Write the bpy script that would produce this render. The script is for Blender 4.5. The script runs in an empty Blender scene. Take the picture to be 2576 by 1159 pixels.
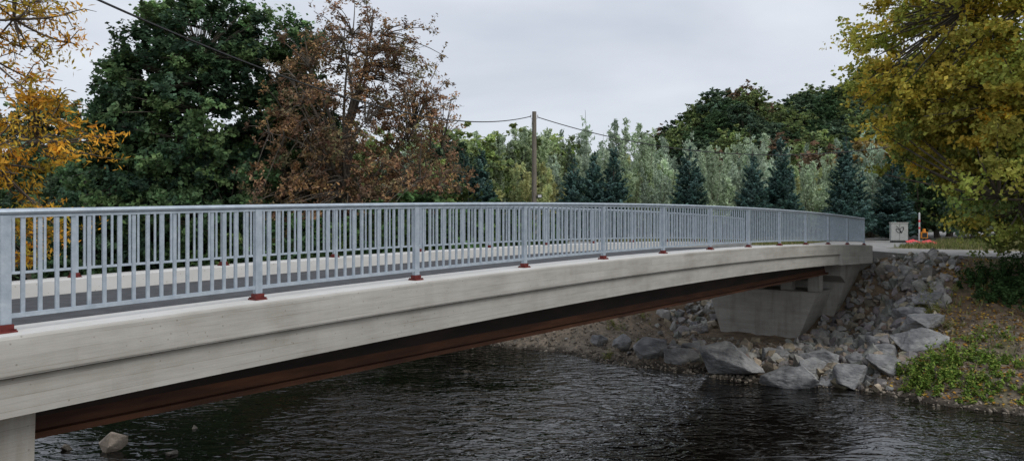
import bpy, bmesh, math, random
import numpy as np
from mathutils import Vector, Matrix
R = np.random.default_rng(7)
random.seed(7)
CAMZ = 4.8
P0 = np.array([-4.367, 6.63])
U = np.array([0.609, 0.793]); Vv = np.array([-0.793, 0.609])
ANG = math.atan2(0.793, 0.609)
def w2(s, t):
    return P0[0]+s*U[0]+t*Vv[0], P0[1]+s*U[1]+t*Vv[1]
def st(x, y):
    return (x-P0[0])*U[0]+(y-P0[1])*U[1], (x-P0[0])*Vv[0]+(y-P0[1])*Vv[1]
def ss(a, b, x):
    x = np.clip((np.asarray(x, float)-a)/(b-a), 0, 1); return x*x*(3-2*x)
def deck(s): return 4.01-0.00117*(np.asarray(s, float)-13.25)**2
def wob(x, y, f=1.0):
    return (np.sin(1.3*f*x+2.1*f*y)+np.sin(2.7*f*x-1.7*f*y+1.3)+.6*np.sin(4.9*f*x+3.7*f*y+.4)+.5*np.sin(-7.3*f*x+6.1*f*y))/3.1
def ground(x, y):
    x = np.asarray(x, float); y = np.asarray(y, float)
    s, t = st(x, y)
    sw = s+(0.35*np.sin(t*.5)+.2*np.sin(t*1.3+1))*(1-ss(24, 29, s))
    a = np.interp(sw, [-9, -2, .4, 3, 4.5, 9, 15, 18.7, 19.6, 21, 22.8, 24.2, 26.4, 30.8], [3.4, 3.2, 2.3, 0, -.5, -1, -1, -.6, 0, .6, 1.05, 1.45, 2.0, 3.2])
    b = np.interp(sw, [-9, -2, .4, 3, 4.5, 9, 15, 18.7, 19.6, 21, 25.5, 27, 28.6, 30.7, 31], [3.4, 3.2, 2.3, 0, -.5, -1, -1, -.6, 0, .2, .25, .35, 1.1, 3.15, 3.2])
    w = ss(-3.2, -.6, t)*(1-ss(5.5, 8, t))
    z = a*(1-w)+b*w
    inb = ss(-8, -4, s)*(1-ss(29.5, 31, s))
    z = z+inb*.07*wob(x, y, 1.4)+.02*wob(x, y, .8)*ss(38,42,s)
    hx = np.interp(x, [0, 24, 33, 38, 48, 60, 76, 89, 130, 400], [0, 0, 9, 16, 23.5, 22.5, 25.5, 31, 42, 60])
    z = z+hx*ss(100, 185, y)
    hl = np.interp(x, [-700, -200, -60, 0], [30, 22, 5, 0])
    z = z+hl*ss(150, 400, y)
    return z

# ---------------------------------------------------------------- materials
def newmat(name):
    m = bpy.data.materials.new(name); m.use_nodes = True
    nt = m.node_tree; nt.nodes.clear()
    return m, nt, nt.nodes, nt.links
def N(ns, t, **k):
    n = ns.new(t)
    for a, b in k.items(): setattr(n, a, b)
    return n
def ramp(ns, stops):
    r = ns.new('ShaderNodeValToRGB'); e = r.color_ramp.elements
    while len(e) < len(stops): e.new(.5)
    for i, (p, c) in enumerate(stops):
        e[i].position = p; e[i].color = (*c, 1) if len(c) == 3 else c
    return r
def surf(name, stops, scale=4, mscale=(1, 1, 1), rough=.8, bump=.3, bscale=20, metallic=0, attr=False, dist=.02, detail=6, spec=.4):
    m, nt, ns, L = newmat(name)
    tc = N(ns, 'ShaderNodeTexCoord'); mp = N(ns, 'ShaderNodeMapping'); mp.inputs['Scale'].default_value = mscale
    L.new(tc.outputs['Object'], mp.inputs[0])
    no = N(ns, 'ShaderNodeTexNoise'); no.inputs['Scale'].default_value = scale; no.inputs['Detail'].default_value = detail; no.inputs['Roughness'].default_value = .62
    L.new(mp.outputs[0], no.inputs['Vector'])
    r = ramp(ns, stops); L.new(no.outputs[0], r.inputs[0])
    col = r.outputs[0]
    if attr:
        at = N(ns, 'ShaderNodeAttribute', attribute_name='tint')
        mx = N(ns, 'ShaderNodeMix', data_type='RGBA', blend_type='MULTIPLY'); mx.inputs[0].default_value = 1
        L.new(col, mx.inputs[6]); L.new(at.outputs[0], mx.inputs[7]); col = mx.outputs[2]
    b = N(ns, 'ShaderNodeBsdfPrincipled'); b.inputs['Roughness'].default_value = rough; b.inputs['Metallic'].default_value = metallic
    b.inputs['Specular IOR Level'].default_value = spec
    L.new(col, b.inputs['Base Color'])
    if bump:
        n2 = N(ns, 'ShaderNodeTexNoise'); n2.inputs['Scale'].default_value = bscale; n2.inputs['Detail'].default_value = 6
        L.new(mp.outputs[0], n2.inputs['Vector'])
        bp = N(ns, 'ShaderNodeBump'); bp.inputs['Strength'].default_value = bump; bp.inputs['Distance'].default_value = dist
        L.new(n2.outputs[0], bp.inputs['Height']); L.new(bp.outputs[0], b.inputs['Normal'])
    o = N(ns, 'ShaderNodeOutputMaterial'); L.new(b.outputs[0], o.inputs[0])
    return m
def leafmat(name, gain, trans=.3, sat=1.0):
    m, nt, ns, L = newmat(name)
    at = N(ns, 'ShaderNodeAttribute', attribute_name='tint')
    oi = N(ns, 'ShaderNodeObjectInfo')
    hs = N(ns, 'ShaderNodeHueSaturation'); hs.inputs['Saturation'].default_value = sat
    mr = N(ns, 'ShaderNodeMapRange'); mr.inputs[3].default_value = .85*gain; mr.inputs[4].default_value = 1.2*gain
    L.new(oi.outputs['Random'], mr.inputs[0]); L.new(mr.outputs[0], hs.inputs['Value'])
    L.new(at.outputs[0], hs.inputs['Color'])
    b = N(ns, 'ShaderNodeBsdfDiffuse')
    tr = N(ns, 'ShaderNodeBsdfTranslucent'); mx = N(ns, 'ShaderNodeMixShader'); mx.inputs[0].default_value = trans
    L.new(hs.outputs[0], b.inputs[0]); L.new(hs.outputs[0], tr.inputs[0])
    L.new(b.outputs[0], mx.inputs[1]); L.new(tr.outputs[0], mx.inputs[2])
    o = N(ns, 'ShaderNodeOutputMaterial'); L.new(mx.outputs[0], o.inputs[0])
    return m
M_leaf = leafmat('foliage', 2.0)
M_leaf2 = leafmat('distant_foliage', 2.4, .25)
M_litter = leafmat('litter', 1.0, .1)
M_bark = surf('bark', [(.3, (.06, .05, .04)), (.7, (.15, .125, .10))], 6, (1, 1, .3), .9, .6, 12)
M_steel = surf('galvanised_steel', [(.3, (.34, .40, .46)), (.55, (.44, .50, .56)), (.75, (.54, .60, .65))], 9, (1, 1, 1), .42, .1, 60, metallic=.3)
M_red = surf('red_primer', [(.3, (.09, .012, .010)), (.7, (.17, .025, .02))], 20, rough=.7)
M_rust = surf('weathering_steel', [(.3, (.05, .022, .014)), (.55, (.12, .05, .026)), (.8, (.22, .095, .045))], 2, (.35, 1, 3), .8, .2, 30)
M_web_shade = surf('shaded_girder_web', [(.3, (.018, .014, .012)), (.7, (.045, .03, .024))], 2, (.4, 1, 2), .8, .1, 30)  # shadow on web and top flange painted in as darker steel
M_asph = surf('deck_asphalt', [(.35, (.045, .047, .052)), (.7, (.085, .088, .095))], 5, rough=.85, bump=.5, bscale=120, dist=.008)
M_road = surf('road_asphalt', [(.3, (.20, .195, .185)), (.7, (.34, .33, .315))], 1.2, rough=.9, bump=.3, bscale=50)
M_wood = surf('pole_wood', [(.3, (.13, .11, .085)), (.7, (.25, .22, .18))], 8, (3, 3, .3), .85, .4, 15)
M_rock = surf('quarry_stone', [(.3, (.15, .148, .148)), (.5, (.25, .246, .24)), (.72, (.42, .41, .395))], 3.5, rough=.85, bump=.8, bscale=9, attr=True, dist=.05)
M_boul = surf('boulder_stone', [(.28, (.08, .08, .085)), (.46, (.20, .20, .20)), (.6, (.30, .297, .29)), (.75, (.47, .46, .445))], 1.6, (1, 1, 2.2), .8, 1, 5, dist=.07)
M_cab = surf('cabinet_paint', [(.3, (.42, .43, .40)), (.7, (.52, .53, .50))], 5, rough=.6, bump=0)
M_white = surf('white_paint', [(.3, (.6, .6, .6)), (.7, (.75, .75, .75))], 9, rough=.6, bump=0)
M_orange = surf('orange_plastic', [(.3, (.75, .25, .02)), (.7, (.85, .32, .03))], 9, rough=.5, bump=0)
M_pink = surf('signal_red', [(.3, (.75, .05, .06)), (.7, (.85, .10, .10))], 9, rough=.6, bump=0)
M_dark = surf('dark_metal', [(.3, (.02, .02, .022)), (.7, (.05, .05, .05))], 9, rough=.5, bump=0)

def concrete(name, lo, mid, hi, boards=True, streak=.2):
    m, nt, ns, L = newmat(name)
    tc = N(ns, 'ShaderNodeTexCoord')
    sp = N(ns, 'ShaderNodeSeparateXYZ'); L.new(tc.outputs['Object'], sp.inputs[0])
    sb = N(ns, 'ShaderNodeMath', operation='SUBTRACT'); L.new(sp.outputs[0], sb.inputs[0]); sb.inputs[1].default_value = 13.25
    sq = N(ns, 'ShaderNodeMath', operation='MULTIPLY'); L.new(sb.outputs[0], sq.inputs[0]); L.new(sb.outputs[0], sq.inputs[1])
    ar = N(ns, 'ShaderNodeMath', operation='MULTIPLY_ADD'); L.new(sq.outputs[0], ar.inputs[0]); ar.inputs[1].default_value = .00117; L.new(sp.outputs[2], ar.inputs[2])
    cb = N(ns, 'ShaderNodeCombineXYZ'); L.new(sp.outputs[0], cb.inputs[0]); L.new(sp.outputs[1], cb.inputs[1]); L.new(ar.outputs[0], cb.inputs[2])
    CO = cb.outputs[0]
    def nz(scale, ms, det=6, ro=.6):
        mp = N(ns, 'ShaderNodeMapping'); mp.inputs['Scale'].default_value = ms; L.new(CO, mp.inputs[0])
        n = N(ns, 'ShaderNodeTexNoise'); n.inputs['Scale'].default_value = scale; n.inputs['Detail'].default_value = det; n.inputs['Roughness'].default_value = ro
        L.new(mp.outputs[0], n.inputs['Vector']); return n.outputs[0]
    base = ramp(ns, [(.28, lo), (.5, mid), (.74, hi)])
    a = nz(1.7, (.7, 1, 1.8)); g = nz(2.0, (.9, 3, 14) if boards else (1, 1, 1)); f = nz(45, (1, 1, 1), 4)
    ad = N(ns, 'ShaderNodeMath', operation='MULTIPLY_ADD'); L.new(g, ad.inputs[0]); ad.inputs[1].default_value = .33
    m2 = N(ns, 'ShaderNodeMath', operation='MULTIPLY'); L.new(a, m2.inputs[0]); m2.inputs[1].default_value = .67
    L.new(m2.outputs[0], ad.inputs[2]); L.new(ad.outputs[0], base.inputs[0])
    col = base.outputs[0]
    vo = N(ns, 'ShaderNodeTexVoronoi'); vo.inputs['Scale'].default_value = 11; L.new(tc.outputs['Object'], vo.inputs['Vector'])
    rp = ramp(ns, [(.06, (.40, .37, .33)), (.12, (1, 1, 1))]); L.new(vo.outputs['Distance'], rp.inputs[0])
    mx = N(ns, 'ShaderNodeMix', data_type='RGBA', blend_type='MULTIPLY'); mx.inputs[0].default_value = .6
    L.new(col, mx.inputs[6]); L.new(rp.outputs[0], mx.inputs[7]); col = mx.outputs[2]
    sk = nz(1.6, (3, 3, .25), 6); rs = ramp(ns, [(.32, (.74, .71, .66)), (.52, (1, 1, 1))]); L.new(sk, rs.inputs[0])
    mx = N(ns, 'ShaderNodeMix', data_type='RGBA', blend_type='MULTIPLY'); mx.inputs[0].default_value = streak
    L.new(col, mx.inputs[6]); L.new(rs.outputs[0], mx.inputs[7]); col = mx.outputs[2]
    hgt = N(ns, 'ShaderNodeMath', operation='ADD'); L.new(g, hgt.inputs[0])
    fm = N(ns, 'ShaderNodeMath', operation='MULTIPLY'); L.new(f, fm.inputs[0]); fm.inputs[1].default_value = .3; L.new(fm.outputs[0], hgt.inputs[1])
    hout = hgt.outputs[0]
    if boards:
        di = N(ns, 'ShaderNodeMath', operation='MULTIPLY'); L.new(ar.outputs[0], di.inputs[0]); di.inputs[1].default_value = 1/.116
        fr = N(ns, 'ShaderNodeMath', operation='FRACT'); L.new(di.outputs[0], fr.inputs[0])
        fo = N(ns, 'ShaderNodeMath', operation='FLOOR'); L.new(di.outputs[0], fo.inputs[0])
        rb = ramp(ns, [(0, (.62, .60, .56)), (.07, (1, 1, 1)), (1, (1, 1, 1))]); L.new(fr.outputs[0], rb.inputs[0])
        brk = nz(.9, (1, 1, 6), 3); rk = ramp(ns, [(.42, (0, 0, 0)), (.58, (1, 1, 1))]); L.new(brk, rk.inputs[0])
        mx = N(ns, 'ShaderNodeMix', data_type='RGBA', blend_type='MULTIPLY'); L.new(rk.outputs[0], mx.inputs[0])
        L.new(col, mx.inputs[6]); L.new(rb.outputs[0], mx.inputs[7]); col = mx.outputs[2]
        cc = N(ns, 'ShaderNodeCombineXYZ'); L.new(fo.outputs[0], cc.inputs[1])
        sx = N(ns, 'ShaderNodeMath', operation='MULTIPLY_ADD'); L.new(fo.outputs[0], sx.inputs[0]); sx.inputs[1].default_value = .37
        sm = N(ns, 'ShaderNodeMath', operation='MULTIPLY'); L.new(sp.outputs[0], sm.inputs[0]); sm.inputs[1].default_value = .33; L.new(sm.outputs[0], sx.inputs[2])
        fx = N(ns, 'ShaderNodeMath', operation='FLOOR'); L.new(sx.outputs[0], fx.inputs[0]); L.new(fx.outputs[0], cc.inputs[0])
        wn_ = N(ns, 'ShaderNodeTexWhiteNoise'); wn_.noise_dimensions = '2D'; L.new(cc.outputs[0], wn_.inputs['Vector'])
        rw = ramp(ns, [(0, (.84, .835, .82)), (1, (1.0, 1.0, 1.0))]); L.new(wn_.outputs['Value'], rw.inputs[0])
        mx = N(ns, 'ShaderNodeMix', data_type='RGBA', blend_type='MULTIPLY'); mx.inputs[0].default_value = .8
        L.new(col, mx.inputs[6]); L.new(rw.outputs[0], mx.inputs[7]); col = mx.outputs[2]
    b = N(ns, 'ShaderNodeBsdfPrincipled'); b.inputs['Roughness'].default_value = .85; b.inputs['Specular IOR Level'].default_value = .3
    L.new(col, b.inputs['Base Color'])
    bp = N(ns, 'ShaderNodeBump'); bp.inputs['Strength'].default_value = .35; bp.inputs['Distance'].default_value = .010
    L.new(hout, bp.inputs['Height']); L.new(bp.outputs[0], b.inputs['Normal'])
    o = N(ns, 'ShaderNodeOutputMaterial'); L.new(b.outputs[0], o.inputs[0])
    return m
M_conc = concrete('board_marked_concrete', (.33, .31, .272), (.46, .44, .40), (.56, .54, .495))
M_cap_lit = concrete('lit_cap_concrete', (.56, .54, .50), (.66, .645, .61), (.72, .71, .69), False, .1)  # same concrete made paler, light on the upward faces put into its colour
M_conc2 = concrete('abutment_concrete', (.33, .31, .28), (.43, .41, .375), (.52, .50, .46), True, .7)

# ---------------------------------------------------------------- mesh helpers
def mesh_np(name, V, F, mats, mi=None, col=None, smooth=False):
    V = np.asarray(V, np.float32); F = np.asarray(F, np.int32)
    me = bpy.data.meshes.new(name); k = F.shape[1]
    me.vertices.add(len(V)); me.vertices.foreach_set('co', V.ravel())
    me.loops.add(F.size); me.loops.foreach_set('vertex_index', F.ravel())
    me.polygons.add(len(F)); me.polygons.foreach_set('loop_start', np.arange(0, F.size, k, dtype=np.int32))
    for m in mats: me.materials.append(m)
    if mi is not None: me.polygons.foreach_set('material_index', np.asarray(mi, np.int32))
    me.polygons.foreach_set('use_smooth', np.full(len(F), smooth))
    me.update(calc_edges=True)
    if col is not None:
        ca = me.color_attributes.new(name='tint', type='FLOAT_COLOR', domain='POINT')
        c = np.ones((len(V), 4), np.float32); c[:, :3] = col
        ca.data.foreach_set('color', c.ravel())
    return me
def obj(name, me, parent=None, loc=(0, 0, 0), rz=0, sc=None):
    o = bpy.data.objects.new(name, me); bpy.context.scene.collection.objects.link(o)
    o.location = loc; o.rotation_euler = (0, 0, rz)
    if sc is not None: o.scale = sc if hasattr(sc, '__len__') else (sc,)*3
    if parent: o.parent = parent
    return o
def empty(name, loc=(0, 0, 0), rz=0):
    return obj(name, None, None, loc, rz)

class Acc:
    def __init__(s): s.V = []; s.F = []; s.M = []; s.C = []; s.n = 0
    def add(s, V, F, m=0, c=(1, 1, 1)):
        V = np.asarray(V, float); F = np.asarray(F, int)
        s.V.append(V); s.F.append(F+s.n); s.M.append(np.full(len(F), m))
        C = np.empty((len(V), 3)); C[:] = c; s.C.append(C); s.n += len(V)
    def box(s, c, d, m=0, zf=None):
        x, y, z = c; a, b, h = d[0]/2, d[1]/2, d[2]/2
        V = [(x+i*a, y+j*b, z+k*h) for k in (-1, 1) for j in (-1, 1) for i in (-1, 1)]
        s.add(V, [(0, 2, 3, 1), (4, 5, 7, 6), (0, 1, 5, 4), (2, 6, 7, 3), (0, 4, 6, 2), (1, 3, 7, 5)], m)
    def tube(s, P, r, k=5, m=0, c=(1, 1, 1)):
        P = np.asarray(P, float); n = len(P); r = np.broadcast_to(r, (n,))
        T = np.gradient(P, axis=0); T /= np.linalg.norm(T, axis=1)[:, None]+1e-9
        ref = np.array([0, 0, 1.]) if abs(T[:, 2]).mean() < .8 else np.array([1., 0, 0])
        A = np.cross(T, ref); A /= np.linalg.norm(A, axis=1)[:, None]+1e-9; B = np.cross(T, A)
        th = np.arange(k)/k*2*np.pi
        V = P[:, None]+r[:, None, None]*(np.cos(th)[None, :, None]*A[:, None]+np.sin(th)[None, :, None]*B[:, None])
        F = [(i*k+j, i*k+(j+1) % k, (i+1)*k+(j+1) % k, (i+1)*k+j) for i in range(n-1) for j in range(k)]
        s.add(V.reshape(-1, 3), F, m, c)
    def sweep(s, prof, ss_, zf, m=0):
        k = len(prof); V = []; F = []
        for q in ss_:
            z0 = float(zf(q))
            for (t, z) in prof: V.append((q, t, z0+z))
        for i in range(len(ss_)-1):
            for j in range(k): F.append((i*k+j, (i+1)*k+j, (i+1)*k+(j+1) % k, i*k+(j+1) % k))
        s.add(V, F, m)
        if k == 4:
            s.add(V[:4], [(0, 1, 2, 3)], m); s.add(V[-4:], [(3, 2, 1, 0)], m)
    def leaves(s, C, Nn, A, Ls, Ws, col, m=1):
        Nn = Nn/(np.linalg.norm(Nn, axis=1)[:, None]+1e-9)
        B = np.cross(Nn, A); B /= np.linalg.norm(B, axis=1)[:, None]+1e-9
        A = np.cross(B, Nn)
        Ls = np.broadcast_to(Ls, (len(C),))[:, None]; Ws = np.broadcast_to(Ws, (len(C),))[:, None]
        V = np.stack([C-A*Ls/2, C+B*Ws/2+Nn*Ws*.12, C+A*Ls/2, C-B*Ws/2+Nn*Ws*.12], 1).reshape(-1, 3)
        F = np.arange(len(C)*4).reshape(-1, 4)
        s.add(V, F, m, np.repeat(col, 4, axis=0))
    def mesh(s, name, mats, smooth=False, col=True):
        return mesh_np(name, np.concatenate(s.V), np.concatenate(s.F), mats, np.concatenate(s.M), np.concatenate(s.C) if col else None, smooth)

def rdir(n):
    v = R.normal(size=(n, 3)); return v/np.linalg.norm(v, axis=1)[:, None]
def pal(cols, n, jit=.18):
    cols = np.array(cols); i = R.integers(0, len(cols), n); j = R.integers(0, len(cols), n); w = R.random((n, 1))
    c = cols[i]*w+cols[j]*(1-w)
    return np.clip(c*(1+R.normal(0, jit, (n, 1))), .004, 1)

def tree_mesh(name, H, lobes, trunk_r, ncl, nl, lsize, cols, clr=.9, hollow=.55, limbs=9, colf=None, asp=.6, up=.0, sparse=1.0, lean=(0, 0), twigs=True, flat=.8, cb=.25, mat=None, vp=.75):
    a = Acc(); lobes = np.array(lobes, float)
    top = H*.82; n = 9
    tz = np.linspace(0, top, n); wx = np.cumsum(R.normal(0, .012*H, n)); wy = np.cumsum(R.normal(0, .012*H, n)); wx -= wx[0]; wy -= wy[0]
    tp = np.stack([wx+lean[0]*tz/top, wy+lean[1]*tz/top, tz], 1)
    a.tube(tp, trunk_r*(1-.88*(tz/top)**.8)*np.where(tz == 0, 1.35, 1), 8)
    vol = lobes[:, 3]*lobes[:, 4]*lobes[:, 5]; p = vol**vp; p /= p.sum()
    lp = [tp[3:]]
    for i in range(limbs):
        lb = lobes[R.choice(len(lobes), p=p)]
        e = lb[:3]+rdir(1)[0]*lb[3:]*R.uniform(.35, .8)
        zs = min(max(e[2]*R.uniform(.3, .6), H*.1), top*.85)
        st_ = np.array([np.interp(zs, tz, tp[:, 0]), np.interp(zs, tz, tp[:, 1]), zs])
        u = np.linspace(0, 1, 8)[:, None]
        mid = (st_+e)/2+np.array([0, 0, -.05*H+up*H])+R.normal(0, .03*H, 3)
        P = (1-u)**2*st_+2*u*(1-u)*mid+u*u*e
        a.tube(P, trunk_r*.42*(1-.85*u[:, 0]), 6); lp.append(P[2:])
    lp = np.concatenate(lp)
    ci = R.choice(len(lobes), ncl, p=p); d = rdir(ncl); rr = hollow+(1-hollow)*R.random(ncl)**.7
    rr *= R.uniform(.84, 1.12, ncl)
    cc = lobes[ci, :3]+d*lobes[ci, 3:]*rr[:, None]
    cc = cc[cc[:, 2] > .2]; ncl = len(cc)
    ccol = pal(cols, ncl, cb)
    if colf is not None: ccol = colf(cc, ccol)
    cen = np.average(lobes[:, :3], axis=0, weights=vol)
    for i in range(ncl):
        c = cc[i]; j = np.argmin(((lp-c)**2).sum(1)+.3*(np.maximum(lp[:, 2]-c[2], 0))**2)
        if twigs:
            s0 = lp[j]; u = np.linspace(0, 1, 5)[:, None]; mid = (s0+c)/2+np.array([0, 0, (up-.02)*H*.4])+R.normal(0, .1, 3)
            P = (1-u)**2*s0+2*u*(1-u)*mid+u*u*(c+(c-s0)*.12)
            a.tube(P, trunk_r*.10*(1-.8*u[:, 0])+.006, 4)
        k = int(nl*R.uniform(.4, 1.5)*sparse)
        r = clr*R.uniform(.55, 1.35)
        nsp = max(4, k//18); sd = rdir(nsp); sd[:, 2] = sd[:, 2]*.75+.1+up
        idx = R.integers(0, nsp, k); q = R.random((k, 1))**.6*r*R.uniform(.6, 1.3, (nsp, 1))[idx]
        off = sd[idx]*q*np.array([1, 1, flat])+R.normal(0, .11*r, (k, 3))
        if twigs and sparse < .9:
            for g in range(0, nsp, 2): a.tube(np.stack([c, c+sd[g]*r*.6, c+sd[g]*r*np.array([1, 1, flat])]), [.014, .01, .005], 3)
        L = c+off
        out = (c-cen)/(np.linalg.norm(c-cen)+1e-6)
        nn = rdir(k)*.8+out*.45+np.array([0, 0, .55])
        col = ccol[i]*(1+R.normal(0, .18, (k, 1)))*(1+R.normal(0, .05, (k, 3)))
        sz = lsize*R.uniform(.6, 1.35, k)
        a.leaves(L, nn, rdir(k)+sd[idx]*.7, sz, sz*asp, np.clip(col, .003, 1))
    return a.mesh(name, [M_bark, mat or M_leaf])

# ---------------------------------------------------------------- ground
def axis(lo, hi, step, far_lo, far_hi):
    m = list(np.arange(lo, hi+1e-6, step)); d = step; x = lo; L = []
    while x > far_lo: d *= 1.18; x -= d; L.append(x)
    d = step; x = hi; Rr = []
    while x < far_hi: d *= 1.18; x += d; Rr.append(x)
    return np.array(L[::-1]+m+Rr)
gs = axis(-6, 40, .25, -1500, 1800); gt = axis(-16, 22, .25, -1600, 1600)
S, T = np.meshgrid(gs, gt, indexing='ij'); X, Y = w2(S, T); Z = ground(X, Y)
fine = (np.abs(T-3) < 20) & (S > 18) & (S < 31)
Z = Z+fine*R.normal(0, .022, Z.shape)
ns_, nt_ = S.shape; idx = np.arange(ns_*nt_).reshape(ns_, nt_)
F = np.stack([idx[:-1, :-1], idx[1:, :-1], idx[1:, 1:], idx[:-1, 1:]], -1).reshape(-1, 4)
wob1 = wob(X, Y, .7)*.5+.5
soil = np.array([.17, .125, .085]); grav = np.array([.22, .185, .145]); gra = np.array([.11, .125, .05]); bed = np.array([.05, .042, .028]); wet = np.array([.06, .05, .04])
C = np.empty(S.shape+(3,)); C[:] = gra*.9
inb = ((S > 18) & (S < 31.3))
sw = np.clip((S-19)/12, 0, 1)[..., None]
cb = grav*(1-np.clip(sw*1.6, 0, 1))+soil*np.clip(sw*1.6, 0, 1)
gmask = ((wob1 > .68) & (T < -3.5))[..., None]
cb = np.where(gmask, cb*.6+gra*.4, cb)
C = np.where(inb[..., None], cb, C)
C = np.where((Z < .10)[..., None], wet, C); C = np.where((Z < -.05)[..., None], bed, C)
C = np.where(((S > 31.3) & (S < 60))[..., None], (gra*.6+soil*.7)*(0.8+.5*wob1[..., None]), C)
C = np.where(((S < 4) & (S > -4))[..., None], grav*.8, C)
C = np.where(((S > 60) & (Y < 400))[..., None], np.array([.05, .06, .03]), C)
M_ground = surf('ground_soil', [(.28, (.45, .45, .45)), (.5, (.95, .95, .95)), (.75, (1.6, 1.55, 1.5))], 3, rough=.95, bump=.8, bscale=14, attr=True, dist=.05, spec=.15)
obj('ground', mesh_np('ground', np.stack([X, Y, Z], -1).reshape(-1, 3), F, [M_ground], col=C.reshape(-1, 3), smooth=True))

# ---------------------------------------------------------------- water
m, nt, ns, L = newmat('river_water')
tc = N(ns, 'ShaderNodeTexCoord')
def wn(sc, ms, det, rz=0, dis=.8):
    mp = N(ns, 'ShaderNodeMapping'); mp.inputs['Scale'].default_value = ms; mp.inputs['Rotation'].default_value = (0, 0, rz); L.new(tc.outputs['Object'], mp.inputs[0])
    n = N(ns, 'ShaderNodeTexNoise'); n.inputs['Scale'].default_value = sc; n.inputs['Detail'].default_value = det; n.inputs['Distortion'].default_value = dis
    L.new(mp.outputs[0], n.inputs['Vector']); return n.outputs[0]
h1 = wn(1.15, (.75, 1.2, 1), 2, .1, 1.2); h2 = wn(3.6, (.8, 1.2, 1), 2, -.25, 1.0); big = wn(.11, (1, 1, 1), 2)
a1 = N(ns, 'ShaderNodeMath', operation='MULTIPLY_ADD'); L.new(h2, a1.inputs[0]); a1.inputs[1].default_value = .42; L.new(h1, a1.inputs[2])
bp = N(ns, 'ShaderNodeBump'); bp.inputs['Distance'].default_value = .17
mr = N(ns, 'ShaderNodeMapRange'); L.new(big, mr.inputs[0]); mr.inputs[1].default_value = .38; mr.inputs[2].default_value = .62; mr.inputs[3].default_value = .22; mr.inputs[4].default_value = 1
L.new(mr.outputs[0], bp.inputs['Strength']); L.new(a1.outputs[0], bp.inputs['Height'])
b = N(ns, 'ShaderNodeBsdfPrincipled'); b.inputs['Base Color'].default_value = (.004, .0035, .003, 1); b.inputs['Roughness'].default_value = .015; b.inputs['IOR'].default_value = 1.45
L.new(bp.outputs[0], b.inputs['Normal']); o = N(ns, 'ShaderNodeOutputMaterial'); L.new(b.outputs[0], o.inputs[0])
M_water = m
wx = [w2(1, -900), w2(22, -900), w2(22, 900), w2(1, 900)]
obj('river_water', mesh_np('river_water', [(x, y, 0) for x, y in wx], [(0, 1, 2, 3)], [M_water]))

# ---------------------------------------------------------------- bridge
BR = empty('road_bridge', (P0[0], P0[1], 0), ANG)
SA = np.arange(-4, 30.11, .5); SA[-1] = 30.1
a = Acc(); zf = deck
a.sweep([(-.25, 0), (-.25, -.35), (.36, -.35), (.36, 0)], SA, zf, 0)
obj('near_parapet_cap', a.mesh('near_parapet_cap', [M_cap_lit], col=False), BR)
a = Acc(); a.sweep([(4.56, 0), (4.56, -.35), (5.18, -.35), (5.18, 0)], SA, zf, 0)
obj('far_parapet_cap', a.mesh('far_parapet_cap', [M_cap_lit], col=False), BR)
a = Acc(); a.sweep([(-.254, -.012), (-.262, -.03), (-.262, -.33), (-.254, -.345)], SA, zf)
a.sweep([(-.245, -.362), (-.20, -.372), (-.05, -.372), (-.05, -.362)], SA, zf)
a.sweep([(-.195, -.374), (-.18, -.70), (.05, -.70), (.05, -.374)], SA, zf)
obj('edge_beam', a.mesh('edge_beam', [M_conc], col=False), BR)
a = Acc(); a.sweep([(.36, -.25), (.36, -.2), (4.56, -.2), (4.56, -.25)], SA, zf)
obj('asphalt_deck', a.mesh('asphalt_deck', [M_asph], col=False), BR)
a = Acc(); a.sweep([(.06, -.72), (.06, -.36), (4.9, -.36), (4.9, -.72)], SA, zf)
a.sweep([(4.95, -.72), (4.95, -.36), (5.16, -.36), (5.16, -.72)], SA, zf)
obj('deck_slab', a.mesh('deck_slab', [M_conc2], col=False), BR)
a = Acc(); fl = lambda q: 0
SB = np.array([-1.5, 5, 12, 20, 27.5])
for tb in (.82, 1.98, 3.1, 4.2):
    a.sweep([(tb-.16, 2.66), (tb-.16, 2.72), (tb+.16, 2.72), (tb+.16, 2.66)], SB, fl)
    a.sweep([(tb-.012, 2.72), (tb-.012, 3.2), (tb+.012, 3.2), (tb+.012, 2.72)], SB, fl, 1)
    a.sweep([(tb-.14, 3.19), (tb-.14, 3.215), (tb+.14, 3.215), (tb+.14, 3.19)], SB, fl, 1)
    a.sweep([(tb-.05, 2.72), (tb-.012, 2.84), (tb+.012, 2.84), (tb+.05, 2.72)], SB, fl, 0)
obj('steel_beams', a.mesh('steel_beams', [M_rust, M_web_shade], col=False), BR)
def prism(a, pts_a, sa, pts_b, sb, m=0):
    V = [(sa, t, z) for t, z in pts_a]+[(sb, t, z) for t, z in pts_b]; k = len(pts_a)
    a.add(V, [(j, j+k, (j+1) % k+k, (j+1) % k) for j in range(k)], m); a.add(V[:4], [(0, 1, 2, 3)], m); a.add(V[4:], [(3, 2, 1, 0)], m)
a = Acc()
prism(a, [(-.285, 3.79), (-.285, 3.12), (.30, 3.12), (.30, 3.79)], 25.6, [(-.285, 3.655), (-.285, 2.98), (.30, 2.98), (.30, 3.655)], 30.15)
obj('end_block', a.mesh('end_block', [M_conc], col=False), BR)
a = Acc()
prism(a, [(1.6, -.1), (4.3, -.1), (4.95, 2.04), (.75, 2.04)], 26.4, [(1.6, -.1), (4.3, -.1), (4.95, 2.04), (.75, 2.04)], 28.3)
prism(a, [(1.0, -.1), (4.8, -.1), (5.0, 3.3), (-.02, 3.3)], 28.31, [(1.0, -.1), (4.8, -.1), (5.0, 3.3), (-.02, 3.3)], 30.0)
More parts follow.
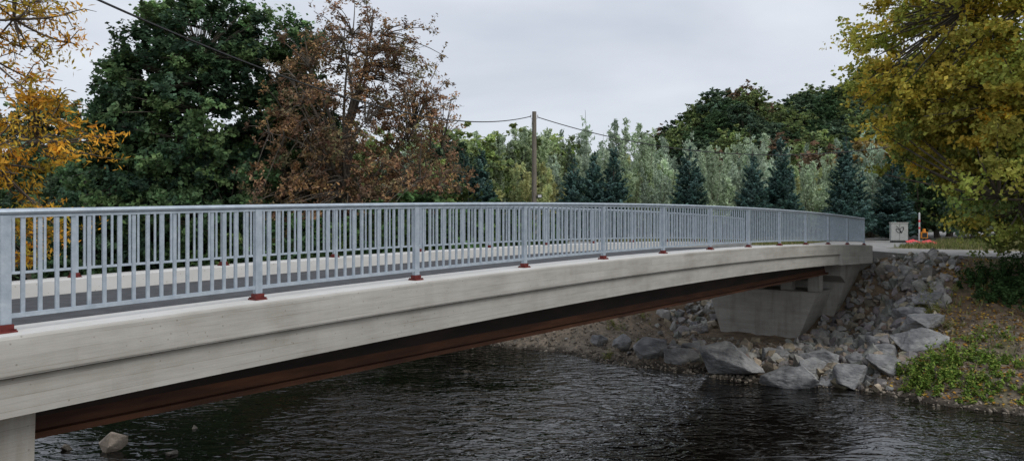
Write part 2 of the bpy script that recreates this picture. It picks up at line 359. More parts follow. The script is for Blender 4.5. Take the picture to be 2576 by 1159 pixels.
prism(a, [(.25, 2.6), (4.8, 2.6), (4.8, 3.18), (.25, 3.18)], 27.55, [(.25, 2.3), (4.8, 2.3), (4.8, 3.18), (.25, 3.18)], 28.3)
for tb in (.98, 1.98, 3.1, 4.2): a.box((26.95, tb, 2.35), (.5, .4, .61))
obj('right_abutment', a.mesh('right_abutment', [M_conc2], col=False), BR)
a = Acc()
prism(a, [(.25, .8), (4.8, .8), (4.8, 3.1), (.1, 3.1)], -3.0, [(.25, .8), (4.8, .8), (4.8, 3.1), (.1, 3.1)], .28)
obj('left_abutment', a.mesh('left_abutment', [M_conc2], col=False), BR)

def railing(name, t0, off, s_end, side):
    E = empty(name, (P0[0], P0[1], 0), ANG)
    ps = off+2.5*np.arange(-1, int((s_end-off)/2.5+1e-6)+1)
    a = Acc(); f = Acc(); bl = Acc()
    for q in ps:
        z = float(deck(q))
        a.box((q, t0, z+.07+.465), (.085, .055, .93))
        f.box((q, t0, z+.008), (.15, .15, .016)); f.box((q, t0, z+.04), (.115, .085, .055))
        for i in (-1, 1):
            for j in (-1, 1): f.box((q+i*.06, t0+j*.058, z+.022), (.016, .016, .016))
    for i in range(len(ps)-1):
        for k in range(1, 18):
            q = ps[i]+2.5*k/18; z = float(deck(q)); bl.box((q, t0, z+.575), (.033, .02, .87))
    SR = np.arange(ps[0], ps[-1]+.01, .25)
    hr = [( .045*math.cos(x), 1.035+.028*math.sin(x)) for x in np.linspace(0, 2*np.pi, 11)[:-1]]
    a.sweep([(t0+x, z) for x, z in hr], SR, deck)
    a.sweep([(t0-.02, .985), (t0+.02, .985), (t0+.02, 1.008), (t0-.02, 1.008)], SR, deck)
    a.sweep([(t0-.022, .118), (t0+.022, .118), (t0+.022, .155), (t0-.022, .155)], SR, deck)
    obj('posts_and_rails', a.mesh(name+'_rails', [M_steel], col=False), E)
    obj('balusters', bl.mesh(name+'_balusters', [M_steel], col=False), E)
    obj('post_feet', f.mesh(name+'_feet', [M_red], col=False), E)
railing('bridge_railing', 0, 0, 30.01, -1)
railing('bridge_railing', 4.93, .15, 30.2, 1)

a = Acc()
prism(a, [(.2, 3.48), (.2, 2.6), (5.2, 2.6), (5.2, 3.48)], 30.16, [(-1.6, 3.292), (-1.6, 2.8), (6.4, 2.8), (6.4, 3.292)], 31.6)
prism(a, [(-9, 3.29), (-9, 3.02), (60, 3.02), (60, 3.29)], 31.6, [(-9, 3.26), (-9, 3.0), (60, 3.0), (60, 3.26)], 38.6)
prism(a, [(1, 3.258), (1, 3.0), (6, 3.0), (6, 3.258)], 38.6, [(1, 3.27), (1, 3.0), (6, 3.0), (6, 3.27)], 90)
obj('road', a.mesh('road', [M_road], col=False), None, (P0[0], P0[1], 0), ANG)
a = Acc(); V = [(*w2(-60, .3), 3.5), (*w2(-4, .3), 3.5), (*w2(-4, 4.6), 3.5), (*w2(-60, 4.6), 3.5)]; a.add(V, [(0, 1, 2, 3)])
obj('approach_road', a.mesh('approach_road', [M_road], col=False))

# ---------------------------------------------------------------- rocks
def hull(npt, seed, sq=(1, 1, .75)):
    rg = np.random.default_rng(seed); p = rg.normal(size=(npt, 3)); p /= np.linalg.norm(p, axis=1)[:, None]; p = np.sign(p)*np.abs(p)**.75*rg.uniform(.78, 1.05, (npt, 1))*np.array(sq)
    bm = bmesh.new()
    for v in p: bm.verts.new(v)
    r = bmesh.ops.convex_hull(bm, input=bm.verts); bmesh.ops.delete(bm, geom=[g for g in r['geom_interior'] if isinstance(g, bmesh.types.BMVert)], context='VERTS')
    bm.verts.ensure_lookup_table(); bmesh.ops.triangulate(bm, faces=bm.faces); bm.verts.index_update()
    V = np.array([v.co[:] for v in bm.verts]); F = np.array([[v.index for v in f.verts] for f in bm.faces]); bm.free(); return V, F
HV = [hull(R.integers(10, 18), 100+i) for i in range(14)]
def rotm(n):
    q = R.normal(size=4); q /= np.linalg.norm(q); w, x, y, z = q
    return np.array([[1-2*(y*y+z*z), 2*(x*y-z*w), 2*(x*z+y*w)], [2*(x*y+z*w), 1-2*(x*x+z*z), 2*(y*z-x*w)], [2*(x*z-y*w), 2*(y*z+x*w), 1-2*(x*x+y*y)]])
def rocks(name, xs, ys, zs, sizes, tint):
    a = Acc()
    for i in range(len(xs)):
        V, F = HV[R.integers(len(HV))]; sc = sizes[i]*R.uniform(.65, 1.3, 3)/2
        V2 = (V*sc)@rotm(0).T+np.array([xs[i], ys[i], zs[i]]); a.add(V2, F, 0, tint[i])
    return obj(name, a.mesh(name, [M_rock]))
n = 5600; s_ = R.uniform(20.2, 31.4, n); t_ = R.uniform(-3.4, 8.5, n)
x_, y_ = w2(s_, t_); zg = ground(x_, y_)
lim = np.where(s_ < 25.5, R.random(n) < np.where(t_ > 1.5, .35, .75), True)
wall_t = -.02+(3.3-zg)*.3
keep = lim & ~((s_ > 25.2) & (s_ <= 28) & (t_ > wall_t+.25) & (t_ < 4.9)) & ~((s_ > 28) & (t_ > wall_t-.1) & (t_ < 5.2)) & ~((s_ > 30.1) & (t_ > -.25)) & ~((s_ > 30.9) & (t_ > -1.9)) & ~((t_ < -2.6) & (R.random(n) < .6)) & ~((s_ > 30.9) & (R.random(n) < .5))
keep &= ~((t_ > 5.5) & (s_ < 24) & (R.random(n) < .92)) & ~((t_ > 6.4) & (R.random(n) < .85)) & ~((s_ > 22.5) & (s_ < 25.5) & (t_ > 1) & (R.random(n) < .8))
s_, t_ = s_[keep], t_[keep]; x_, y_ = w2(s_, t_); n = len(s_)
sz = np.clip(R.lognormal(math.log(.28), .42, n), .09, .75); sz = np.where((s_ > 29.5) & (t_ > -.6), np.minimum(sz, .3), sz); z_ = ground(x_, y_)+sz*.14
tint = np.clip(np.array([1, .97, .93])*R.uniform(.6, 1.4, (n, 1))+R.normal(0, .03, (n, 3)), .3, 2)
br = R.random(n) < .3; tint[br] *= np.array([1.15, 1.0, .80])
rocks('riprap_stones', x_, y_, z_, sz, tint)
n = 9000; s_ = 19.2+R.random(n)**1.4*6; t_ = R.uniform(-9, 16, n); x_, y_ = w2(s_, t_); z_ = ground(x_, y_)
sz = np.clip(R.lognormal(math.log(.075), .4, n), .03, .22)
tint = np.array([1.0, .86, .70])*R.uniform(.45, 1.25, (n, 1)); rocks('gravel', x_, y_, z_+sz*.1, sz, tint)
n = 260; s_ = R.uniform(-1.5, 3.6, n); t_ = R.uniform(-.5, 12, n); x_, y_ = w2(s_, t_); sz = np.clip(R.lognormal(math.log(.28), .35, n), .1, .6)
x_ = np.append(x_, [-8.25, -7.2, -9.2, -6.9]); y_ = np.append(y_, [15.9, 17.5, 15.9, 15.6]); sz = np.append(sz, [.62, .2, .3, .25])
z_ = np.maximum(ground(x_, y_), -.02)+sz*.05; z_[-4] = .12; n = len(sz)
k = (ground(x_, y_) > -.1); k[-4:] = True
tint = np.array([1.1, 1.0, .86])*R.uniform(.5, 1.1, (n, 1)); tint[-4] = (1.5, 1.3, 1.1)
rocks('left_bank_stones', x_[k], y_[k], z_[k], sz[k], tint[k])
B = [(3.78, 26.6, .8, .7), (4.6, 25.5, 1.15, .8), (5.45, 24.7, 1.2, .6), (6.75, 23.4, 2.0, 1.1), (7.95, 21.9, 1.65, .75), (9.3, 23.4, 1.3, .75), (9.6, 21.7, 1.15, .75),
     (10.5, 21.8, 1.3, .7), (12.0, 22.75, 1.6, .75), (12.8, 23.9, 1.5, .7), (13.1, 25.0, 1.4, .6), (14.0, 25.8, 1.2, .6), (8.4, 24.6, .9, .55), (10.3, 23.0, .8, .5),
     (11.0, 22.9, 1.0, .5), (3.1, 27.3, .6, .5), (9.0, 21.9, .6, .4), (6.0, 25.9, .8, .5), (11.6, 24.2, .9, .5), (12.4, 26.2, .9, .5), (8.7, 22.6, 1.0, .7), (5.0, 26.6, .7, .5), (7.4, 24.8, .8, .5)]
tx = bpy.data.textures.new('rockdisp', 'CLOUDS'); tx.noise_scale = .3; tx.noise_depth = 5
for i, (x, y, w, h) in enumerate(B):
    V, F = hull(R.integers(14, 20), 300+i, (1, .8, .8))
    me = bpy.data.meshes.new('boulder'); me.from_pydata((V*np.array([w*.56, w*.5, h*.70])).tolist(), [], F.tolist()); me.materials.append(M_boul)
    g = float(ground(x, y)); o = obj('boulder', me, None, (x, y, max(g, -.05)+h*.28), R.uniform(-.5, .5))
    o.rotation_euler = (R.uniform(-.12, .12), R.uniform(-.12, .12), R.uniform(-.6, .6))
    bv = o.modifiers.new('b', 'BEVEL'); bv.width = .025; bv.segments = 2; bv.limit_method = 'ANGLE'; bv.angle_limit = math.radians(15)
    sb = o.modifiers.new('s', 'SUBSURF'); sb.subdivision_type = 'SIMPLE'; sb.levels = 3; sb.render_levels = 3
    dp = o.modifiers.new('d', 'DISPLACE'); dp.texture = tx; dp.strength = .10; dp.mid_level = .5; dp.texture_coords = 'GLOBAL'

# ---------------------------------------------------------------- trees
GX, GY = -19.0, 46.0
gz = float(ground(GX, GY))
me = tree_mesh('maple', 16.5, [(0, 0, 9.5, 5.8, 5, 5.5), (-2.6, 0, 12.2, 2.8, 3, 2.6), (1.2, 0, 14.8, 3.4, 3, 2.9), (-1.5, 0, 15.0, 1.8, 2, 2.2), (5.0, .5, 13.0, 3.0, 3, 3.1), (5.6, .5, 9.5, 2.8, 3, 3), (-4.2, -.5, 8.5, 2.2, 3, 2.4), (-4.0, -.5, 5, 3.4, 4, 3.2), (3.5, 0, 5.5, 4.5, 4, 4.0), (0, -1, 3.2, 6.0, 4, 3.2)],
               .42, 1000, 165, .28, [(.038, .067, .036), (.058, .096, .043), (.03, .052, .035), (.075, .112, .046)], clr=.9, hollow=.45, asp=.72, flat=.9, cb=.32)
obj('maple_tree', me, None, (GX, GY, gz), 0)
HX, HY = -8.9, 43.5
me = tree_mesh('chestnut', 15.4, [(-.6, 0, 8.0, 4.4, 4.2, 5.0), (.2, 0, 12.4, 2.5, 3, 2.7), (2.5, 0, 11.0, 2.7, 3, 3.1), (-2.4, 0, 10.6, 2.3, 3, 2.6), (3.6, 0, 8.2, 2.5, 3, 3.0), (-3.4, 0, 6.2, 3.0, 3.5, 3.6), (3.4, 0, 4.4, 3.6, 3.5, 2.4), (-.5, -1, 3.2, 5.4, 4, 2.6)],
               .34, 800, 68, .19, [(.13, .078, .05), (.16, .098, .06), (.105, .07, .048), (.10, .09, .048), (.19, .12, .06)], clr=.75, hollow=.3, limbs=34, asp=.5, up=.10, sparse=.85, flat=1.1, vp=.65)
obj('chestnut_tree', me, None, (HX, HY, float(ground(HX, HY))), .0)
def cf(cc, c):
    w = ss(2.0, 9.5, cc[:, 2]*1.0+(-cc[:, 0])*.5+R.normal(0, 2.2, len(cc)))[:, None]
    yel = pal([(.33, .265, .05), (.27, .25, .05), (.20, .225, .05), (.38, .275, .045)], len(cc), .2)
    return c*(1-w*.88)+yel*w*.88
me = tree_mesh('field_maple', 14.5, [(0, 0, 8.5, 7.2, 6.5, 6.0), (-4.9, -.5, 10.3, 3.3, 3.5, 3.0), (-2, 0, 5.0, 5.2, 5, 3.3), (1, -1, 3.0, 5.8, 5, 2.6), (-6.0, 0, 7.4, 2.8, 3, 2.4), (-5.4, 0, 5.2, 2.4, 3, 2.0), (-3.6, -1, 2.6, 2.6, 3, 1.8), (-3, 0, 12.5, 3, 3, 2)],
               .4, 1000, 200, .145, [(.085, .115, .033), (.105, .14, .042), (.07, .095, .033), (.15, .17, .05)], clr=.8, hollow=.5, colf=cf, asp=.75, limbs=16, flat=.8)
obj('field_maple_tree', me, None, (19.9, 25.6, float(ground(19.9, 25.6))), 0)
me = tree_mesh('ash', 10.5, [(0, 0, 6.2, 4.0, 4, 4.2), (3.2, 0, 6.6, 2.2, 2.5, 1.6), (3.6, 0, 4.2, 1.8, 2.5, 1.2), (3.3, 0, 2.2, 1.5, 2.5, 1.3), (1.8, 0, 8.8, 2.4, 2.5, 1.2)],
               .22, 380, 125, .13, [(.34, .17, .025), (.30, .19, .03), (.26, .21, .035), (.40, .22, .03)], clr=.62, hollow=.3, asp=.32, sparse=.8, limbs=18, flat=.6, vp=.42)
obj('ash_tree', me, None, (-13.7, 14.6, float(ground(-13.7, 14.6))), 0)

GREENS = [[(.035, .06, .03), (.05, .08, .038)], [(.085, .11, .05), (.11, .135, .05)], [(.045, .07, .048), (.06, .085, .05)], [(.12, .095, .04), (.15, .11, .045)], [(.10, .065, .045), (.08, .065, .04)]]
BT = [tree_mesh('broadleaf%d' % i, 10, [(0, 0, 6, 3.4, 3.4, 3.4), (1, .5, 8, 2.2, 2.2, 1.8), (-1.3, .6, 7.4, 1.8, 2, 1.8), (-1.5, 0, 4.2, 3, 3, 3), (1.5, -.5, 3.4, 2.8, 3, 2.6)], .22, 170, 62, .38, g, clr=.75, asp=.7, twigs=False, mat=M_leaf2, cb=.3) for i, g in enumerate(GREENS)]
E = empty('background_trees')
k = 0
for x, y, v, s in [(-50, 62, 0, 1.1), (-44, 58, 1, 1.0), (-38, 60, 2, 1.1), (-33, 55, 0, .95), (-29, 52, 2, .9), (-34, 68, 1, 1.2), (-26, 60, 0, 1.1), (-22, 56, 2, .9), (-14, 62, 1, 1.0), (-10, 58, 1, .9), (-6, 64, 1, 1.0), (-2.5, 60, 1, .88), (0, 68, 1, 1.0), (-4, 54, 2, .75), (-3, 62, 1, .9),
                   (3.5, 76, 1, 1.08), (-56, 70, 1, 1.4), (-48, 78, 2, 1.5), (-40, 82, 1, 1.4), (-27, 47, 0, .75), (-31, 46, 2, .65), (-24.5, 44, 0, .6), (-5, 50, 1, .6), (-14, 50, 2, .8), (-11, 47, 0, .6), (31, 56, 0, .95), (34, 60, 2, 1.0), (39, 58, 0, 1.0), (36, 52, 0, .8), (28, 53, 0, .55), (29.5, 49.5, 2, .5), (33, 49, 0, .6), (30, 64, 3, .9), (45, 60, 0, 1.2), (29, 70, 4, .9)]:
    k += 1; obj('background_tree_%d' % k, BT[v], E, (x, y, float(ground(x, y))-.3), R.uniform(0, 6.28), (s*R.uniform(.9, 1.15), s, s))
SH = [tree_mesh('shrub%d' % i, 3.2, [(0, 0, 1.5, 1.7, 1.6, 1.4), (.8, 0, 1.0, 1.4, 1.4, 1), (-.8, .3, 1.9, 1.2, 1.2, 1.1)], .05, 40, 90, .23, g, clr=.55, asp=.6, twigs=False) for i, g in enumerate([[(.03, .055, .025), (.045, .08, .03)], [(.04, .07, .03), (.07, .10, .035)]])]
E = empty('riverbank_shrubs'); k = 0
for t in np.arange(11, 48, 1.9):
    for q in (21.2, 24.2, 27):
        x, y = w2(q+R.uniform(-.7, .7), t+R.uniform(-.7, .7))
        if x > 1: continue
        k += 1; s = R.uniform(.95, 1.4); obj('shrub_%d' % k, SH[k % 2], E, (x, y, float(ground(x, y))-.1), R.uniform(0, 6.28), s)

E = empty('hill_forest'); k = 0
for x in np.arange(30, 150, 6.0):
    for y in np.arange(118, 200, 8):
        xx, yy = x+R.uniform(-2.6, 2.6), y+R.uniform(-3, 3)
        if xx/yy > .60 or xx < 31 or float(ground(xx, yy)) < 8: continue
        k += 1; v = R.choice(5, p=[.30, .30, .28, .07, .05]); s = R.uniform(.75, 1.15)
        obj('forest_tree_%d' % k, BT[v], E, (xx, yy, float(ground(xx, yy))-1.5), R.uniform(0, 6.28), (s*1.2, s*1.2, s*R.uniform(.85, 1.05)))

def willow(name, H, cols, npl=14, nl=600):
    a = Acc()
    for i in range(npl):
        th = R.uniform(0, 6.28); rr = R.random()**.6*2.0; b = np.array([math.cos(th)*rr*.3, math.sin(th)*rr*.3, 0]); h = H*R.uniform(.55, 1.0)*(1-.12*rr)
        e = np.array([math.cos(th)*rr*1.25, math.sin(th)*rr*1.25, h]); u = np.linspace(0, 1, 7)[:, None]
        mid = b*.4+e*.6+np.array([0, 0, -.05*h]); P = (1-u)**2*b+2*u*(1-u)*mid+u*u*e
        a.tube(P, .05*(1-.9*u[:, 0])+.004, 4)
        nt_ = 26; q = R.uniform(.12, 1, nt_); a0 = R.uniform(0, 6.28, nt_); ln = (.2+1.0*np.sin(np.clip((1-q), 0, 1)*np.pi*.62))*R.uniform(.6, 1.2, nt_)
        bs = (1-q[:, None])**2*b+2*q[:, None]*(1-q[:, None])*mid+q[:, None]**2*e
        dr = np.stack([np.cos(a0)*.6, np.sin(a0)*.6, np.full(nt_, .75)], 1)
        j = R.integers(0, nt_, nl); w = R.random((nl, 1))
        C = bs[j]+dr[j]*ln[j][:, None]*w+R.normal(0, .08, (nl, 3))
        col = pal(cols, 1, .18)*(1+R.normal(0, .15, (nl, 1)))
        sz = R.uniform(.18, .38, nl)
        a.leaves(C, rdir(nl)+np.array([0, 0, .3]), dr[j]+rdir(nl)*.6, sz, sz*.34, np.clip(col, .01, 1))
    return a.mesh(name, [M_bark, M_leaf])
WL = [willow('willow0', 9, [(.20, .24, .165), (.23, .275, .19)]), willow('willow1', 8.4, [(.21, .25, .14), (.165, .20, .115)]), willow('willow2', 9.4, [(.17, .21, .16), (.23, .27, .205)]), willow('willow3', 7, [(.26, .26, .12), (.19, .22, .11)])]
E = empty('willow_thicket'); k = 0
for row, (y0, sp, hs) in enumerate([(57, 2.6, .84), (62, 2.8, 1.02), (68, 3.0, 1.2), (76, 3.3, 1.36)]):
    xs0 = np.arange(-.12*y0, .49*y0, sp)
    for x in xs0:
        xx = x+R.uniform(-1.1, 1.1); yy = y0+R.uniform(-1.6, 1.6); k += 1
        f = hs*R.uniform(.8, 1.12)*(1.0 if xx/yy < .17 else .90)
        obj('willow_%d' % k, WL[R.choice(4, p=[.33, .25, .3, .12])], E, (xx, yy, 3.15), R.uniform(0, 6.28), (f*1.02, f*1.02, f))

def conifer(name, H, Rb, nb=330, per=70):
    a = Acc(); a.tube([(0, 0, 0), (0, 0, H*.5), (0, 0, H*.97)], [.12, .07, .01], 6)
    q = 1-np.sqrt(R.random(nb)); q = np.clip(q*.98+.02, 0, 1); th = R.uniform(0, 6.28, nb); ln = (Rb*(1-q)**.85+.06)*R.uniform(.72, 1.2, nb)
    for i in range(nb):
        d = np.array([math.cos(th[i]), math.sin(th[i]), .28+.5*q[i]]); o0 = np.array([0, 0, q[i]*H*.95+.1])
        k = int(per*(.4+ln[i]/Rb)); w = R.random((k, 1))**.55
        side = np.array([-d[1], d[0], 0]); lat = R.normal(0, 1, (k, 1))*.20*ln[i]*(1.15-w)
        C = o0+d*ln[i]*w+side*lat+R.normal(0, .03, (k, 3)); C[:, 2] += .12*w[:, 0]**2-.03
        sz = R.uniform(.10, .22, k); col = pal([(.038, .072, .062), (.062, .10, .09), (.03, .055, .044)], 1, .25)*(1+R.normal(0, .15, (k, 1)))
        a.leaves(C, rdir(k)*.6+np.array([0, 0, .7])+d*.3, d+side*np.sign(lat)*.7+rdir(k)*.4, sz, sz*.45, np.clip(col, .005, 1))
    return a.mesh(name, [M_bark, M_leaf2])
CN = [conifer('c0', 6, 1.4), conifer('c1', 6, 1.3), conifer('c2', 6, 1.5)]
for i, (x, y, h, w) in enumerate([(-3.1, 49.5, 6.2, .95), (-1.95, 49, 6.2, 1.0), (4.0, 50, 5.6, .9), (5.4, 50.5, 6.2, .9), (6.6, 50, 6.4, 1.05), (11.5, 50, 6.4, 1.05), (15.3, 49, 6.0, .95), (17.3, 49.5, 7.0, 1.08), (21.5, 49.5, 7.0, 1.1), (25.2, 51, 5.6, 1.1)]):
    s = h/6; obj('conifer_tree', CN[i % 3], None, (x, y, 3.16), R.uniform(0, 6), (w, w, s))

# ---------------------------------------------------------------- poles + cable
def pole(x, y, ztop, lamp):
    g = float(ground(x, y))-.1; a = Acc(); a.tube([(0, 0, 0), (0, 0, (ztop-g)/2), (0, 0, ztop-g)], [.17, .155, .135], 12)
    a.add([(.135*math.cos(i*math.pi/2), .135*math.sin(i*math.pi/2), ztop-g+.001) for i in range(4)], [(0, 1, 2, 3)])
    h = ztop-g
    for dx in (-.22, .22):
        a.tube([(0, 0, h-.45), (dx, 0, h-.42), (dx, 0, h-.30)], .012, 5, 1); a.tube([(dx, 0, h-.34), (dx, 0, h-.28), (dx, 0, h-.2)], [.03, .045, .025], 8, 2)
    if lamp:
        a.tube([(0, 0, 2.95), (.3, -.1, 3.0)], .02, 5, 1); a.box((.34, -.15, 3.0), (.3, .12, .24), 1); a.box((.34, -.215, 3.0), (.22, .012, .15), 2)
    return obj('utility_pole', a.mesh('utility_pole', [M_wood, M_dark, M_white], col=False), None, (x, y, g))
pole(1.41, 48.8, 11.45, True); pole(-12, 8, 11.2, False); pole(32, 44, 11.5, False)
k = np.linspace(0, 1, 60)
a = Acc(); a.tube(np.stack([1.2-13.2*k, 48.8-40.8*k, 11.15-8.39*k+8.15*k*k], 1), .028, 5)
obj('overhead_cable', a.mesh('cable', [M_dark], col=False))
a = Acc(); a.tube(np.stack([1.62+30.38*k, 48.8-4.8*k, 11.1-10.5*k+10.7*k*k], 1), .028, 5)
obj('overhead_cable', a.mesh('cable', [M_dark], col=False))

# ---------------------------------------------------------------- street furniture
g = float(ground(23.1, 46)); a = Acc()
a.box((0, 0, .08), (.86, .36, .16), 1); a.box((0, 0, .68), (.92, .4, 1.04), 0); a.box((0, 0, 1.225), (.98, .46, .05), 0)
a.box((0, -.203, .68), (.012, .006, 1.0), 1); a.box((.06, -.212, .7), (.03, .02, .14), 1)
a.box((0, -.203, .18), (.9, .006, .012), 1)
u = np.linspace(0, 1, 30)
a.tube(np.stack([-.2+.13*np.sin(9*u)+.25*u, np.full(30, -.207), .95-.35*u+.07*np.cos(14*u)], 1), .016, 4, 1)
a.tube(np.stack([.12+.1*np.cos(7*u), np.full(30, -.207), .8+.17*np.sin(8*u)], 1), .014, 4, 1)
obj('electrical_cabinet', a.mesh('electrical_cabinet', [M_cab, M_dark], col=False), None, (23.1, 46, g), -.2)
a = Acc(); a.tube([(0, 0, 0), (0, 0, .9), (0, 0, 1.8)], .045, 10, 0); a.tube([(0, 0, 1.8), (0, 0, 1.86)], [.05, .02], 10, 0)
for z in (.9, 1.3): a.tube([(0, 0, z), (0, 0, z+.12)], .048, 10, 2)
a.box((.24, -.05, .55), (.34, .2, .36), 1); a.box((.24, -.155, .55), (.26, .01, .26), 3); a.tube([(.24, -.05, .73), (.24, -.05, .92)], [.09, .07], 10, 1)
a.box((.24, -.05, .2), (.07, .07, .4), 3); a.box((.24, -.05, .03), (.5, .4, .06), 3); a.box((.09, -.02, .6), (.1, .03, .03), 3)
obj('marker_post_with_warning_lamp', a.mesh('marker', [M_white, M_orange, M_pink, M_dark], col=False), None, (23.7, 44.8, float(ground(23.7, 44.8))), -.2)
a = Acc()
for i, (x0, z0, zz) in enumerate([(-.62, .05, .18), (-.2, .14, .02), (.25, .04, .15), (.6, .1, .02)]):
    a.add([(x0, -.2, z0), (x0+.42, -.22, zz), (x0+.45, .25, zz+.1), (x0+.03, .3, z0+.12)], [(0, 1, 2, 3)], 0)
    a.box((x0+.2, -.24, .04), (.38, .03, .06), 0 if i % 2 else 1)
obj('lying_warning_barrier', a.mesh('barrier', [M_pink, M_white], col=False), None, (22.7, 43.0, float(ground(22.7, 43.0))+.06), -.1)

# ---------------------------------------------------------------- small plants, litter
def litter(name, n, srange, trange, size, cols, zo=.02, cond=None):
    s_ = R.uniform(*srange, n); t_ = R.uniform(*trange, n); x_, y_ = w2(s_, t_); z_ = ground(x_, y_)
    k = z_ > .08
    if cond is not None: k &= cond(s_, t_)
    C = np.stack([x_, y_, z_+zo+R.random(n)*.03], 1)[k]; m_ = len(C); a = Acc(); sz = size*R.uniform(.6, 1.4, m_)
    a.leaves(C, rdir(m_)*.5+np.array([0, 0, 1]), rdir(m_), sz, sz*.75, pal(cols, m_, .2), 0); obj(name, a.mesh(name, [M_litter]))
litter('fallen_leaves', 12000, (19.6, 31), (-13, -1.5), .09, [(.45, .28, .05), (.37, .18, .04), (.2, .11, .04), (.52, .35, .08)], cond=lambda s, t: wob(s, t, .6) > -.45)
def mounds(name, pts, cols, lsize, asp=.5):
    a = Acc()
    for (x, y, r, h, n) in pts:
        nst = max(8, int(r*r*40)); bx = R.normal(0, .45*r, (nst, 2)); hh = h*R.uniform(.4, 1, nst)*np.exp(-(bx**2).sum(1)/(r*r))
        ex = bx*1.2+R.normal(0, .08, (nst, 2)); j = R.integers(0, nst, n); w = R.random((n, 1))
        C = np.concatenate([bx[j]*(1-w)+ex[j]*w, hh[j][:, None]*w], 1)+R.normal(0, .04, (n, 3)); C[:, 0] += x; C[:, 1] += y; C[:, 2] = np.abs(C[:, 2])
        C[:, 2] += ground(C[:, 0], C[:, 1])
        sz = lsize*R.uniform(.6, 1.4, n); a.leaves(C, rdir(n)*.7+np.array([0, 0, .8]), rdir(n), sz, sz*asp, pal(cols, n, .2), 0)
    return obj(name, a.mesh(name, [M_litter]))
WC = [(.13, .22, .04), (.18, .26, .05), (.09, .16, .04), (.26, .28, .07)]
mounds('weed_patch', [(10.9, 20.7, .7, .6, 1500), (11.5, 21.1, .7, .8, 1800), (12.2, 21.3, .6, .5, 1200), (11.4, 20.3, .6, .4, 1000), (12.3, 20.4, .7, .4, 1100), (13.0, 20.9, .6, .4, 900), (13.2, 22.2, .6, .35, 500), (14.1, 22.6, .7, .3, 400), (12.7, 19.6, .6, .3, 700), (13.6, 20.3, .8, .4, 700), (11.9, 19.7, .5, .25, 500)], WC, .085)
mounds('weed_patch', [(13.6, 24.6, .5, .5, 700), (13.9, 25.6, .6, .9, 900), (13.2, 23.5, .4, .4, 500), (14.6, 26.2, .6, .5, 600), (4.6, 27.2, .4, .35, 300), (3.2, 25.8, .3, .25, 250), (3.9, 28.8, .5, .3, 350), (5.1, 30.2, .5, .3, 300)], [(.22, .24, .07), (.16, .20, .06), (.28, .25, .08)], .07, .3)
mounds('bramble_bush', [(16.3, 26.0, 1.0, 1.0, 3000), (17.3, 26.2, 1.2, 1.4, 3500), (15.9, 24.8, .7, .6, 1500), (16.9, 24.7, 1.0, .9, 2200), (18.3, 25.2, 1.2, 1.5, 3000), (16.0, 23.2, .6, .4, 900)], [(.06, .115, .04), (.08, .14, .05), (.05, .085, .035)], .10, .6)
def grass(name, n, xr, yr, h, cond):
    x_ = R.uniform(*xr, n); y_ = R.uniform(*yr, n); s_, t_ = st(x_, y_); k = cond(s_, t_); x_, y_ = x_[k], y_[k]; n = len(x_); z_ = ground(x_, y_)
    hh = h*R.uniform(.5, 1.3, n); a = Acc(); A = np.stack([R.normal(0, .3, n), R.normal(0, .3, n), np.ones(n)], 1)
    a.leaves(np.stack([x_, y_, z_+hh*.4], 1), np.stack([R.normal(size=n), R.normal(size=n), np.zeros(n)], 1), A, hh, .035, pal([(.13, .16, .055), (.19, .20, .08), (.27, .24, .12), (.10, .13, .045)], n, .15), 0)
    obj(name, a.mesh(name, [M_litter]))
grass('verge_grass', 36000, (-8, 34), (37, 52), .30, lambda s, t: (s > 38.9) & ~((t > .8) & (t < 6.2)) & (wob(s, t, .45)+R.normal(0, .3, len(s)) > -.5))
grass('bank_grass', 5000, (10, 20), (18, 31), .22, lambda s, t: (s > 20.5) & (s < 31) & (t < -3.4) & (wob(s*1.1, t, .9) > .1))

# ---------------------------------------------------------------- sky & light
w = bpy.data.worlds.new("World"); bpy.context.scene.world = w; w.use_nodes = True
nt = w.node_tree; ns = nt.nodes; L = nt.links; ns.clear()
EL, AZ = math.radians(48), math.radians(130)
sky = N(ns, 'ShaderNodeTexSky', sky_type='NISHITA'); sky.sun_disc = False; sky.sun_elevation = EL; sky.sun_rotation = AZ
tc = N(ns, 'ShaderNodeTexCoord'); sp = N(ns, 'ShaderNodeSeparateXYZ'); L.new(tc.outputs['Generated'], sp.inputs[0])
zz = N(ns, 'ShaderNodeMath', operation='MAXIMUM'); L.new(sp.outputs[2], zz.inputs[0]); zz.inputs[1].default_value = 0
za = N(ns, 'ShaderNodeMath', operation='ADD'); L.new(zz.outputs[0], za.inputs[0]); za.inputs[1].default_value = .16
dv = N(ns, 'ShaderNodeVectorMath', operation='DIVIDE'); L.new(tc.outputs['Generated'], dv.inputs[0])
cx = N(ns, 'ShaderNodeCombineXYZ')
for i in range(3): L.new(za.outputs[0], cx.inputs[i])
L.new(cx.outputs[0], dv.inputs[1])
no = N(ns, 'ShaderNodeTexNoise'); no.inputs['Scale'].default_value = .9; no.inputs['Detail'].default_value = 5; no.inputs['Roughness'].default_value = .48; no.inputs['Distortion'].default_value = .3
L.new(dv.outputs[0], no.inputs['Vector'])
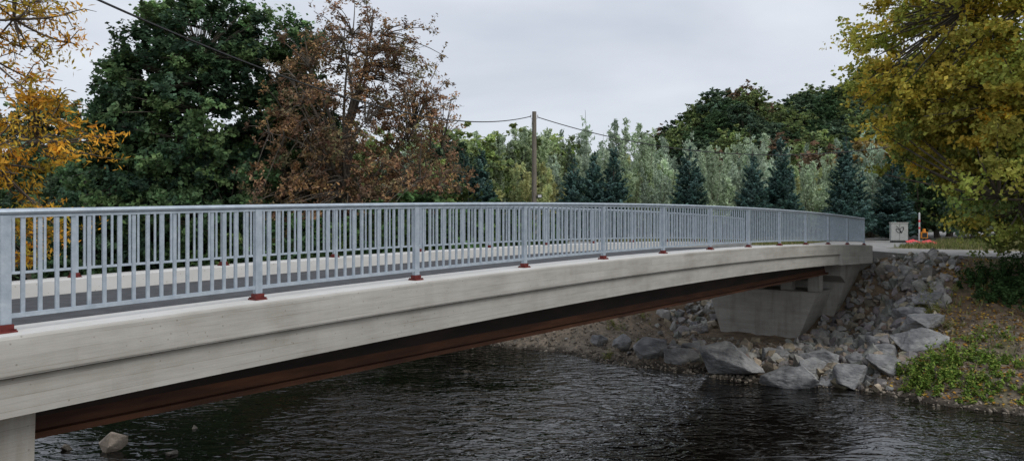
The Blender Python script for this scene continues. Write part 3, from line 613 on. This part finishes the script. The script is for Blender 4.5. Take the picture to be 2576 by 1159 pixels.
rc = ramp(ns, [(.3, (.54, .59, .69)), (.5, (.71, .755, .84)), (.7, (.88, .91, .96))]); L.new(no.outputs[0], rc.inputs[0])
hz = N(ns, 'ShaderNodeMapRange'); L.new(zz.outputs[0], hz.inputs[0]); hz.inputs[1].default_value = .02; hz.inputs[2].default_value = .30; hz.inputs[3].default_value = .6; hz.inputs[4].default_value = 0
m1 = N(ns, 'ShaderNodeMix', data_type='RGBA'); L.new(hz.outputs[0], m1.inputs[0]); L.new(rc.outputs[0], m1.inputs[6]); m1.inputs[7].default_value = (.84, .88, .94, 1)
sc = N(ns, 'ShaderNodeMix', data_type='RGBA', blend_type='MULTIPLY'); sc.inputs[0].default_value = 1; L.new(sky.outputs[0], sc.inputs[6]); sc.inputs[7].default_value = (.1, .1, .1, 1)
m2 = N(ns, 'ShaderNodeMix', data_type='RGBA'); m2.inputs[0].default_value = .9; L.new(sc.outputs[2], m2.inputs[6]); L.new(m1.outputs[2], m2.inputs[7])
bg = N(ns, 'ShaderNodeBackground'); L.new(m2.outputs[2], bg.inputs[0]); bg.inputs[1].default_value = 1.0
o = N(ns, 'ShaderNodeOutputWorld'); L.new(bg.outputs[0], o.inputs[0])
sd = bpy.data.lights.new('sun', 'SUN'); sd.energy = 1.4; sd.angle = math.radians(35); sd.color = (1, .97, .92)
so = bpy.data.objects.new('sun', sd); bpy.context.scene.collection.objects.link(so)
dirv = Vector((math.sin(AZ)*math.cos(EL), math.cos(AZ)*math.cos(EL), math.sin(EL)))
so.rotation_euler = dirv.to_track_quat('Z', 'Y').to_euler()
so.location = (0, 0, 40)

cd = bpy.data.cameras.new('camera'); cd.lens = 27.07; cd.sensor_width = 36; cd.shift_y = -34.5/2576; cd.clip_end = 5000; cd.clip_start = .1
co = bpy.data.objects.new('camera', cd); bpy.context.scene.collection.objects.link(co); co.location = (0, 0, CAMZ); co.rotation_euler = (math.radians(90), 0, 0)
bpy.context.scene.camera = co
sc_ = bpy.context.scene; sc_.view_settings.view_transform = 'Standard'; sc_.view_settings.look = 'None'; sc_.view_settings.exposure = 0
